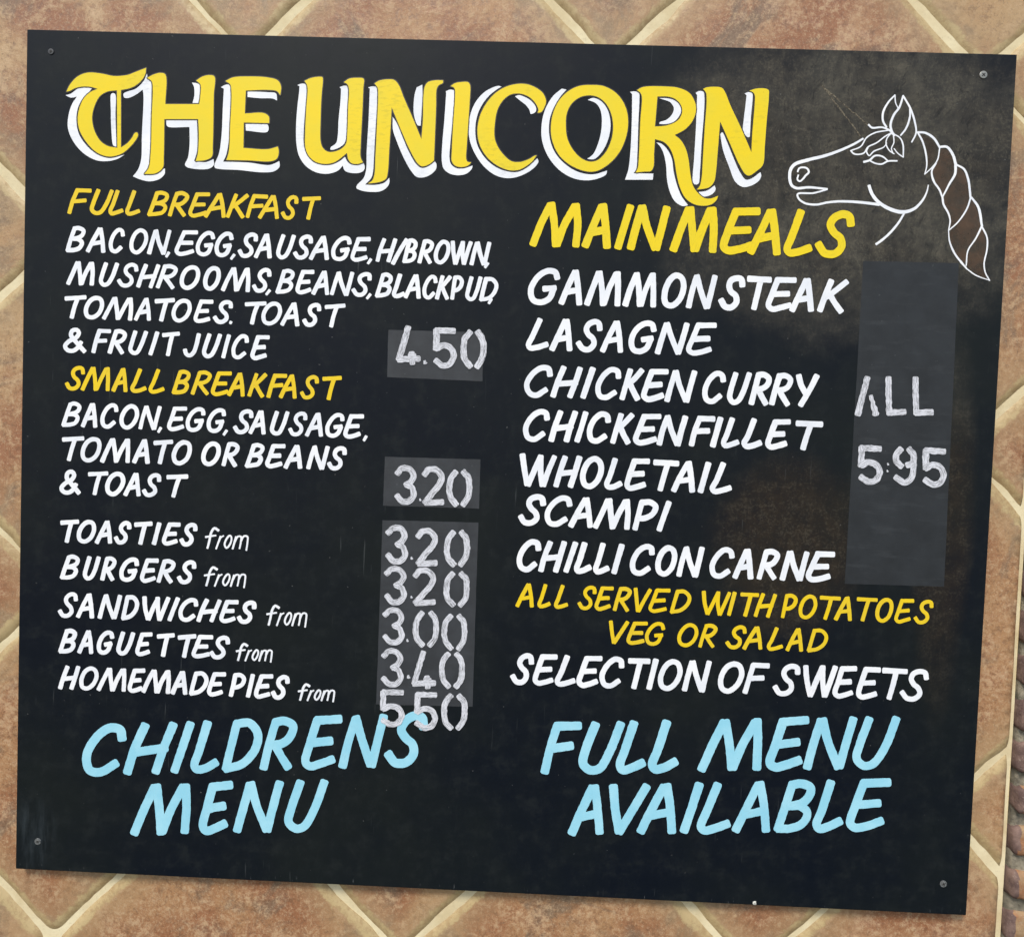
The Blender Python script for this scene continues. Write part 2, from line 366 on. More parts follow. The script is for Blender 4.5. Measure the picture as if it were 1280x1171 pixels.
# a drawing made over the photo is laid onto the board face with this fixed plane-to-plane matrix
HM = ((0.0009978769689075867, 3.599248014437711e-05, -0.6445977087772886),
      (3.744361101443272e-05, -0.0009981933204906833, 0.569421999562453),
      (2.3414342107498976e-05, -3.643891985835878e-05, 1.0))
def onboard(x, y):
    q = [r[0] * x + r[1] * y + r[2] for r in HM]
    return q[0] / q[2], q[1] / q[2]
def catmull(pts, step=2.0, closed=False):
    n = len(pts)
    if n == 2 and not closed:
        (x0, y0), (x1, y1) = pts; k = max(2, int(math.hypot(x1 - x0, y1 - y0) / step))
        return [(x0 + (x1 - x0) * i / k, y0 + (y1 - y0) * i / k) for i in range(k + 1)]
    out = []
    rng = range(n) if closed else range(n - 1)
    for i in rng:
        if closed: p0, p1, p2, p3 = pts[i - 1], pts[i], pts[(i + 1) % n], pts[(i + 2) % n]
        else:
            p1, p2 = pts[i], pts[i + 1]
            p0 = pts[i - 1] if i else (2 * p1[0] - p2[0], 2 * p1[1] - p2[1])
            p3 = pts[i + 2] if i + 2 < n else (2 * p2[0] - p1[0], 2 * p2[1] - p1[1])
        k = max(2, int(math.hypot(p2[0] - p1[0], p2[1] - p1[1]) / step))
        # centripetal knots keep tight bends from looping
        def kn(a, b): return max(1e-4, math.hypot(b[0] - a[0], b[1] - a[1]) ** .5)
        t0 = 0; t1 = t0 + kn(p0, p1); t2 = t1 + kn(p1, p2); t3 = t2 + kn(p2, p3)
        for j in range(k):
            t = t1 + (t2 - t1) * j / k
            L = lambda a, b, ta, tb: tuple(((tb - t) * a[q] + (t - ta) * b[q]) / (tb - ta) for q in (0, 1))
            A1, A2, A3 = L(p0, p1, t0, t1), L(p1, p2, t1, t2), L(p2, p3, t2, t3)
            B1, B2 = L(A1, A2, t0, t2), L(A2, A3, t1, t3)
            out.append(L(B1, B2, t1, t2))
    if not closed: out.append(tuple(pts[-1]))
    return out
class Paint:
    def __init__(s, y0): s.v, s.f, s.uv, s.y0, s.k = [], [], [], y0, 0
    def add(s, x, y, d, uv):
        X, Z = onboard(x, y); s.v.append((X, s.y0 - d, Z)); s.uv.append(uv); return len(s.v) - 1
    def stroke(s, pts, w, w1=None, wm=None, rag=.045, cap=.36, closed=False, seed=None):
        """a brush stroke: w start width, w1 end width, wm middle width"""
        c = catmull(pts, 1.6, closed); n = len(c)
        if n < 2: return
        w1 = w if w1 is None else w1; wm = (w + w1) / 2 if wm is None else wm
        seed = s.k * 3.7 if seed is None else seed; s.k += 1
        base = (s.k % 5) * 2.2e-5
        acc = [0.0]
        for i in range(1, n): acc.append(acc[-1] + math.hypot(c[i][0] - c[i - 1][0], c[i][1] - c[i - 1][1]))
        T = acc[-1] or 1
        tan = []
        for i in range(n):
            a, b = c[max(0, i - 1)], c[min(n - 1, i + 1)]
            if closed: a, b = c[i - 1], c[(i + 1) % n]
            L = math.hypot(b[0] - a[0], b[1] - a[1]) or 1; tan.append(((b[0] - a[0]) / L, (b[1] - a[1]) / L))
        def wd(t): return w * (1 - t) * (1 - 2 * t) * (1 if t < .5 else 0) + 0 if False else ((w + (wm - w) * (t * 2)) if t < .5 else (wm + (w1 - wm) * (t * 2 - 1)))
        rows = []
        def row(px, py, tx, ty, wl, wr, t, u):
            d = base + t * 2e-5
            a = s.add(px - ty * wl, py + tx * wl, d, (u, 1)); m_ = s.add(px, py, d, (u, .5)); b = s.add(px + ty * wr, py - tx * wr, d, (u, 0))
            rows.append((a, m_, b))
        su = (seed * 1.37) % 50
        if not closed:
            for q in (1.0, .88, .6, .3):                 # rounded brush start
                h = w / 2 * (1 - q ** 3.6) ** (1 / 3.6) if q < 1 else w * .26
                h *= 1 + rag * noise.noise(Vector((seed, q * 3, 1)))
                tx, ty = tan[0]; row(c[0][0] - tx * q * cap * w, c[0][1] - ty * q * cap * w, tx, ty, h, h, 0, su - q * .2)
        for i in range(n):
            t = acc[i] / T; h = wd(t) / 2
            hl = h * (1 + rag * 1.6 * noise.noise(Vector((acc[i] * .22, seed, 0)))); hr = h * (1 + rag * 1.6 * noise.noise(Vector((acc[i] * .22, seed, 7))))
            row(c[i][0], c[i][1], tan[i][0], tan[i][1], hl, hr, t, su + acc[i] / 10)
        if not closed:
            for q in (.3, .6, .88, 1.0):
                h = w1 / 2 * (1 - q ** 3.6) ** (1 / 3.6) if q < 1 else w1 * .26
                h *= 1 + rag * noise.noise(Vector((seed, q * 3, 5)))
                tx, ty = tan[-1]; row(c[-1][0] + tx * q * cap * w1, c[-1][1] + ty * q * cap * w1, tx, ty, h, h, 1, su + T / 10 + q * .2)
        for i in range(len(rows) - 1):
            for j in (0, 1): s.f.append((rows[i][j], rows[i + 1][j], rows[i + 1][j + 1], rows[i][j + 1]))
        if closed:
            for j in (0, 1): s.f.append((rows[-1][j], rows[0][j], rows[0][j + 1], rows[-1][j + 1]))
    def poly(s, loops, d=0.0):
        base = len(s.v); vv = []
        for lp in loops:
            vv.append([Vector((x, y, 0)) for x, y in lp])
            for x, y in lp: s.add(x, y, d, (x * .08, y * .03))
        for t in tessellate_polygon(vv): s.f.append(tuple(base + i for i in t))
    def make(s, name, mat, parent, label=None, local=True):
        me = bpy.data.meshes.new(name); me.from_pydata(s.v, [], s.f); me.update()
        # all paint faces look out from the board
        uvl = me.uv_layers.new(name='UVMap')
        for l in me.loops: uvl.data[l.index].uv = s.uv[l.vertex_index]
        bm = bmesh.new(); bm.from_mesh(me); bm.normal_update()
        for f in bm.faces:
            if f.normal.y > 0: f.normal_flip()
        bm.to_mesh(me); bm.free()
        return link(name, me, mat, parent, label)

# ---- brush alphabet: centre lines in a unit box that already holds the slant (x right, y down)
G = {
 'A': [[(0, 1), (.34, .50), (.70, .02)], [(.78, 0), (.88, .45), (.95, 1)], [(.32, .66), (.84, .59)]],
 'B': [[(.42, .03), (.20, .52), (0, 1)], [(.42, .03), (.66, -.01), (.95, .10), (.90, .30), (.68, .43), (.34, .49)], [(.34, .49), (.66, .50), (.86, .64), (.72, .88), (.38, .98), (0, 1)]],
 'C': [[(.97, .24), (.92, .05), (.66, 0), (.30, .20), (.03, .62), (.12, .94), (.40, 1), (.80, .80)]],
 'D': [[(.34, .02), (.16, .5), (0, 1)], [(.34, .02), (.74, .02), (1, .26), (.90, .60), (.52, .90), (0, 1)]],
 'E': [[(.36, .02), (.14, .50), (.0, .90), (.14, 1), (.44, .96), (.80, .86)], [(.36, .02), (1, .0)], [(.20, .50), (.74, .47)]],
 'F': [[(.36, .02), (.16, .5), (0, 1)], [(.36, .02), (1, .01)], [(.20, .50), (.76, .46)]],
 'G': [[(.98, .22), (.92, .04), (.66, 0), (.30, .18), (.02, .60), (.10, .93), (.38, 1), (.68, .88), (.86, .56)], [(.52, .58), (.90, .53)]],
 'H': [[(.38, 0), (.16, .5), (0, 1)], [(1, 0), (.81, .5), (.63, 1)], [(.16, .58), (.84, .50)]],
 'I': [[(1, 0), (.5, .5), (0, 1)]],
 'J': [[(1, 0), (.82, .5), (.64, .84), (.36, 1), (.08, .93), (0, .76)]],
 'K': [[(.42, 0), (.20, .5), (0, 1)], [(1, 0), (.64, .28), (.26, .54)], [(.38, .44), (.58, .74), (.78, 1)]],
 'L': [[(.62, 0), (.22, .60), (0, .90), (.12, 1), (.50, .97), (1, .86)]],
 'M': [[(0, 1), (.18, .48), (.36, .02)], [(.40, 0), (.45, .48), (.49, 1)], [(.52, .98), (.68, .50), (.88, .03)], [(.93, 0), (.95, .45), (.93, 1)]],
 'N': [[(0, 1), (.14, .5), (.30, .02)], [(.34, 0), (.46, .45), (.68, 1)], [(.72, 1), (.86, .5), (1, 0)]],
 'O': [[(.62, 0), (.28, .16), (.02, .60), (.10, .92), (.38, 1), (.76, .80), (.99, .38), (.90, .07)], 'closed'],
 'P': [[(.32, .02), (.16, .5), (0, 1)], [(.32, .02), (.72, 0), (.99, .16), (.84, .44), (.46, .60), (.18, .62)]],
 'R': [[(.40, .02), (.19, .5), (0, 1)], [(.40, .02), (.70, -.01), (.99, .12), (.86, .36), (.60, .49), (.26, .52)], [(.38, .52), (.58, .76), (.80, 1)]],
 'S': [[(.97, .24), (.94, .05), (.74, 0), (.46, .10), (.36, .28), (.46, .46), (.66, .60), (.70, .80), (.48, .98), (.18, .98), (.0, .78)]],
 'T': [[(0, .08), (1, 0)], [(.60, .05), (.44, .5), (.30, 1)]],
 't': [[(0, .03), (1, .03)], [(.56, .05), (.40, .5), (.22, 1)]],
 'U': [[(.34, 0), (.10, .55), (.03, .85), (.20, 1), (.44, .96), (.72, .60), (1, 0)]],
 'V': [[(0, 0), (.06, .5), (.16, 1)], [(.20, 1), (.60, .5), (1, 0)]],
 'W': [[(0, 0), (.04, .5), (.14, 1)], [(.17, 1), (.38, .45), (.56, .02)], [(.57, 0), (.56, .5), (.62, 1)], [(.65, 1), (.82, .5), (1, 0)]],
 'Y': [[(0, 0), (.12, .30), (.38, .62)], [(1, 0), (.62, .45), (.12, 1)]],
 '&': [[(1, 1), (.60, .62), (.30, .28), (.38, .05), (.60, 0), (.74, .14), (.60, .36), (.20, .58), (.0, .80), (.12, .98), (.42, 1), (.66, .86), (.84, .60)]],
 '/': [[(1, -.02), (.5, .5), (0, 1.10)]],
}
FROM = [([(.31, .10), (.22, .0), (.15, .18), (.10, .60), (.06, .90)], 1.25), ([(.02, .40), (.14, .36), (.25, .33)], 1.0),
        ([(.36, .38), (.31, .65), (.26, .93)], 1.0), ([(.32, .62), (.37, .42), (.43, .35)], .85),
        ([(.565, .34), (.49, .52), (.455, .76), (.50, .90), (.57, .76), (.615, .50), (.60, .36)], 1.0),
        ([(.72, .40), (.68, .65), (.64, .93)], 1.1), ([(.69, .62), (.76, .38), (.83, .38), (.83, .60), (.80, .92)], .95),
        ([(.83, .60), (.90, .36), (.98, .38), (.98, .65), (.955, 1.0)], .95)]
def lettering(name, spec, mat, crop, box, sw, label, swell=1.03, frm=None, z=.00030, seed=1):
    """spec: 'F98-222 U208-330 ...' letter extents; box: (x, top, bottom, x, top, bottom) of the line; all read off crop=(x, y, scale)"""
    ox, oy, sc = crop; xa, ta, ba, xb, tb, bb = box
    sw *= .84 if sw < 29 else (.86 if sw < 36 else .95)
    p = Paint(-z); rnd = random.Random(seed)
    X = lambda x: ox + x / sc
    for tok in spec.split():
        ch = tok[0]; l, r = (float(q) for q in tok[1:].split('-'))
        def yy(x, g):
            k = (x - xa) / (xb - xa); t, b = ta + (tb - ta) * k, ba + (bb - ba) * k
            return t + sw / 2 + g * (b - t - sw)
        if ch in ',.':
            xm = (l + r) / 2; yb = yy(xm, 1)
            if ch == ',': pts = [(X(r - sw * .3), oy + (yb - sw * .15) / sc), (X(l + sw * .25), oy + (yb + sw * .72) / sc)]
            else: pts = [(X(xm + 1), oy + (yb - 1) / sc), (X(xm - 1), oy + (yb + sw * .2) / sc)]
            p.stroke(pts, sw * .74 / sc, sw * .66 / sc); continue
        gl = G[ch]; closed = gl[-1] == 'closed'; strokes = gl[:-1] if closed else gl
        jt = rnd.uniform(-.012, .012)
        for st in strokes:
            pts = []
            for gx, gy in st:
                gx += rnd.uniform(-.012, .012); gy += rnd.uniform(-.01, .01)
                x = l + sw / 2 + gx * (r - l - sw); pts.append((X(x), oy + yy(x, gy + jt * (gx - .5)) / sc))
            ww = sw / sc * rnd.uniform(.96, 1.05)
            p.stroke(pts, ww * rnd.uniform(.98, swell + .03), ww * rnd.uniform(.96, swell), ww * rnd.uniform(.95, 1.0), closed=closed, seed=rnd.uniform(0, 90))
    if frm:
        l, r, t, b = frm
        for st, q in FROM:
            pts = [(X(l + gx * (r - l)), oy + (t + gy * (b - t)) / sc) for gx, gy in st]
            p.stroke(pts, 2.6 * q, 2.2 * q, closed=(st[0] == (.565, .34)))
    return P(p.make(name, mat, sign, label))
cA = (60, 225, 4); cC = (60, 450, 4); cE = (60, 640, 4); cG = (90, 870, 4); cI = (640, 240, 4); cK = (640, 440, 4); cM = (620, 640, 4); cO = (660, 870, 4)
L = lettering
L('heading_lettering', 'F98-222 U208-330 L302-380 L386-463 B498-610 R600-708 E702-815 A780-893 K890-1005 F988-1103 A1050-1160 S1165-1255 T1268-1368', M_GOLD, cA, (160, 42, 174, 1320, 80, 204), 24, 'yellow lettering reading FULL BREAKFAST', seed=1)
L('menu_lettering', 'B88-192 A190-292 C303-387 O405-503 N497-618 ,588-610 E633-755 G738-838 G832-930 ,912-937 S948-1053 A1030-1122 U1138-1240 S1225-1328 A1305-1408 G1415-1520 E1512-1617 ,1596-1620 H1637-1747 /1715-1803 B1772-1852 R1848-1932 O1928-2013 W2013-2123 N2108-2217 ,2181-2205', M_WHITE, cA, (130, 230, 363, 2050, 303, 427), 25, 'white lettering listing bacon, egg, sausage and hash brown', seed=2)
L('menu_lettering', 'M92-240 U252-355 S345-455 H442-562 R540-652 O657-763 O775-865 M867-1020 S1020-1120 ,1088-1114 B1138-1238 E1238-1335 A1318-1410 N1410-1532 S1518-1622 ,1591-1617 B1635-1728 L1720-1788 A1778-1868 C1870-1950 K1935-2020 P2010-2080 U2085-2172 D2155-2252 ,2200-2222', M_WHITE, cA, (165, 405, 530, 2205, 484, 611), 25, 'white lettering listing mushrooms, beans and black pudding', seed=3)
L('menu_lettering', 'T82-197 O178-282 M272-432 A430-520 T532-638 O617-720 E727-830 S825-928 .903-925 T982-1097 O1065-1172 A1162-1260 S1272-1368 T1380-1490', M_WHITE, cA, (130, 576, 696, 1430, 617, 740), 25, 'white lettering reading TOMATOES, TOAST', seed=4)
L('menu_lettering', '&76-192 F217-320 R300-397 U400-500 I503-557 T567-663 J675-765 U768-870 I867-915 C915-1008 E1012-1112', M_WHITE, cA, (130, 738, 864, 1060, 775, 902), 25, 'white lettering reading & FRUIT JUICE', seed=5)
L('heading_lettering', 'S85-188 M165-318 A318-402 L412-495 L503-585 B620-717 R715-822 E815-922 A897-988 K998-1098 F1093-1200 A1155-1248 S1260-1357 T1370-1473', M_GOLD, cC, (130, 28, 153, 1420, 78, 203), 24, 'yellow lettering reading SMALL BREAKFAST', seed=6)
L('menu_lettering', 'B68-172 A165-250 C260-355 O357-457 N452-570 ,548-570 E595-700 G687-790 G792-893 ,875-899 S925-1030 A1003-1092 U1108-1208 S1200-1300 A1285-1378 G1385-1485 E1477-1583 ,1575-1597', M_WHITE, cC, (120, 208, 336, 1530, 269, 394), 25, 'white lettering listing bacon, egg and sausage under small breakfast', seed=7)
L('menu_lettering', 'T67-185 O162-270 M262-420 A422-512 T525-630 O617-722 O765-865 R867-960 B985-1087 E1087-1190 A1178-1275 N1292-1408 S1395-1497', M_WHITE, cC, (120, 380, 509, 1440, 429, 553), 26, 'white lettering reading TOMATO OR BEANS', seed=8)
L('menu_lettering', '&58-165 T197-305 O285-388 A378-468 S470-570 T590-705', M_WHITE, cC, (110, 548, 673, 650, 569, 691), 26, 'white lettering reading & TOAST', seed=9)
L('menu_lettering', 'T60-160 O143-243 A235-325 S330-420 T430-527 I520-567 E570-667 S657-750', M_WHITE, cE, (110, 35, 156, 700, 52, 171), 26, 'white lettering reading TOASTIES from', frm=(785, 1002, 80, 190), seed=10)
L('menu_lettering', 'B60-163 U173-265 R262-345 G355-458 E460-557 R543-640 S645-745', M_WHITE, cE, (110, 212, 338, 690, 238, 361), 26, 'white lettering reading BURGERS from', frm=(780, 990, 276, 376), seed=11)
L('menu_lettering', 'S50-153 A140-235 N248-372 D365-457 W472-612 I598-660 C650-755 H743-868 E857-957 S945-1045', M_WHITE, cE, (100, 398, 530, 990, 440, 558), 26, 'white lettering reading SANDWICHES from', frm=(1092, 1295, 467, 573), seed=12)
L('menu_lettering', 'B52-150 A147-230 G243-333 U340-437 E437-527 T543-637 T647-745 E718-830 S808-913', M_WHITE, cE, (100, 582, 706, 860, 615, 736), 26, 'white lettering reading BAGUETTES from', frm=(940, 1122, 658, 748), seed=13)
L('menu_lettering', 'H52-163 O155-255 M245-400 E398-490 M468-622 A613-700 D705-803 E795-893 P905-993 I990-1035 E1030-1130 S1115-1210', M_WHITE, cE, (110, 764, 888, 1160, 812, 936), 26, 'white lettering reading HOMEMADE PIES from', frm=(1250, 1434, 860, 946), seed=14)
L('footer_lettering', 'C45-280 H258-527 I493-613 L590-740 D750-950 R937-1130 E1145-1357 N1333-1577 S1563-1783', M_CYAN, cG, (160, 135, 400, 1670, 78, 356), 45, 'pale blue lettering reading CHILDRENS', swell=1.02, seed=15)
L('footer_lettering', 'M292-607 E633-812 N807-1058 U1058-1283', M_CYAN, cG, (450, 430, 698, 1170, 411, 680), 46, 'pale blue lettering reading MENU', swell=1.02, z=.00045, seed=16)
L('heading_lettering', 'M85-358 A347-500 I510-610 N573-792 M787-1037 E1038-1248 A1175-1350 L1355-1505 S1513-1717', M_YELLOW, cI, (220, 47, 282, 1610, 91, 334), 41, 'large yellow lettering reading MAIN MEALS', swell=1.02, z=.00062, seed=17)
L('menu_lettering', 'G78-243 A233-355 M360-553 M552-730 O745-873 N867-1028 S1032-1168 t1172-1302 E1267-1428 A1387-1513 K1525-1685', M_WHITE, cI, (160, 380, 566, 1600, 433, 608), 34, 'white lettering reading GAMMON STEAK', seed=18)
L('menu_lettering', 'L67-187 A187-307 S320-455 A440-560 G580-724 N715-888 E870-1028', M_WHITE, cI, (130, 627, 796, 950, 652, 820), 33, 'white lettering reading LASAGNE', seed=19)
L('menu_lettering', 'C57-207 H193-355 I342-417 C413-550 K537-662 E645-787 N762-925 C947-1072 U1070-1200 R1183-1300 R1285-1408 Y1420-1537', M_WHITE, cI, (130, 863, 1030, 1480, 908, 1078), 33, 'white lettering reading CHICKEN CURRY', seed=20)
L('menu_lettering', 'C52-192 H183-330 I312-382 C370-497 K490-612 E605-750 N722-880 F882-1020 I990-1055 L1043-1140 L1147-1253 E1265-1398 t1415-1558', M_WHITE, cK, (120, 283, 450, 1480, 340, 495), 33, 'white lettering reading CHICKEN FILLET', seed=21)
L('menu_lettering', 'W40-225 H207-350 O338-460 L460-555 E560-695 t702-840 A795-920 I928-995 L988-1102', M_WHITE, cK, (130, 508, 676, 1040, 548, 711), 33, 'white lettering reading WHOLETAIL', seed=22)
L('menu_lettering', 'S30-172 C160-305 A282-410 M405-600 P602-733 I722-797', M_WHITE, cK, (100, 708, 869, 760, 740, 901), 33, 'white lettering reading SCAMPI', seed=23)
L('menu_lettering', 'C100-228 H212-355 I337-410 L390-480 L485-570 I577-642 C665-797 O795-907 N900-1043 C1063-1195 A1182-1290 R1302-1420 N1417-1568 E1548-1700', M_WHITE, cM, (160, 135, 299, 1625, 195, 351), 32, 'white lettering reading CHILLI CON CARNE', seed=24)
L('heading_lettering', 'A97-192 L207-275 L290-362 S407-505 E493-592 R583-680 V688-780 E762-875 D868-977 W1028-1175 I1155-1202 t1220-1317 H1288-1405 P1423-1508 O1510-1607 t1617-1725 A1690-1783 t1802-1910 O1895-1988 E1990-2092 S2087-2190', M_GOLD, cM, (150, 353, 477, 2130, 435, 561), 23, 'yellow lettering reading ALL SERVED WITH POTATOES', seed=25)
L('heading_lettering', 'V565-665 E652-762 G743-847 O905-1013 R1010-1108 S1147-1255 A1233-1335 L1353-1437 A1447-1538 D1553-1660', M_GOLD, cM, (600, 540, 660, 1610, 580, 702), 23, 'yellow lettering reading VEG OR SALAD', seed=26)
L('menu_lettering', 'S72-193 E182-312 L293-400 E402-535 C515-645 t657-775 I752-812 O807-933 N930-1077 O1107-1242 F1233-1372 S1382-1525 W1535-1710 E1682-1808 E1798-1928 t1928-2062 S2017-2167', M_WHITE, cM, (130, 703, 863, 2100, 780, 948), 31, 'white lettering reading SELECTION OF SWEETS', seed=27)
L('footer_lettering', 'F63-278 U248-485 L437-592 L600-755 M850-1187 E1190-1413 N1375-1645 U1615-1860', M_CYAN, cO, (160, 123, 393, 1740, 93, 366), 46, 'pale blue lettering reading FULL MENU', swell=1.02, seed=28)
L('footer_lettering', 'A200-385 V405-612 A542-750 I760-875 L843-1017 A1017-1218 B1228-1442 L1422-1577 E1587-1823', M_CYAN, cO, (290, 434, 698, 1700, 408, 676), 45, 'pale blue lettering reading AVAILABLE', swell=1.02, z=.00045, seed=29)

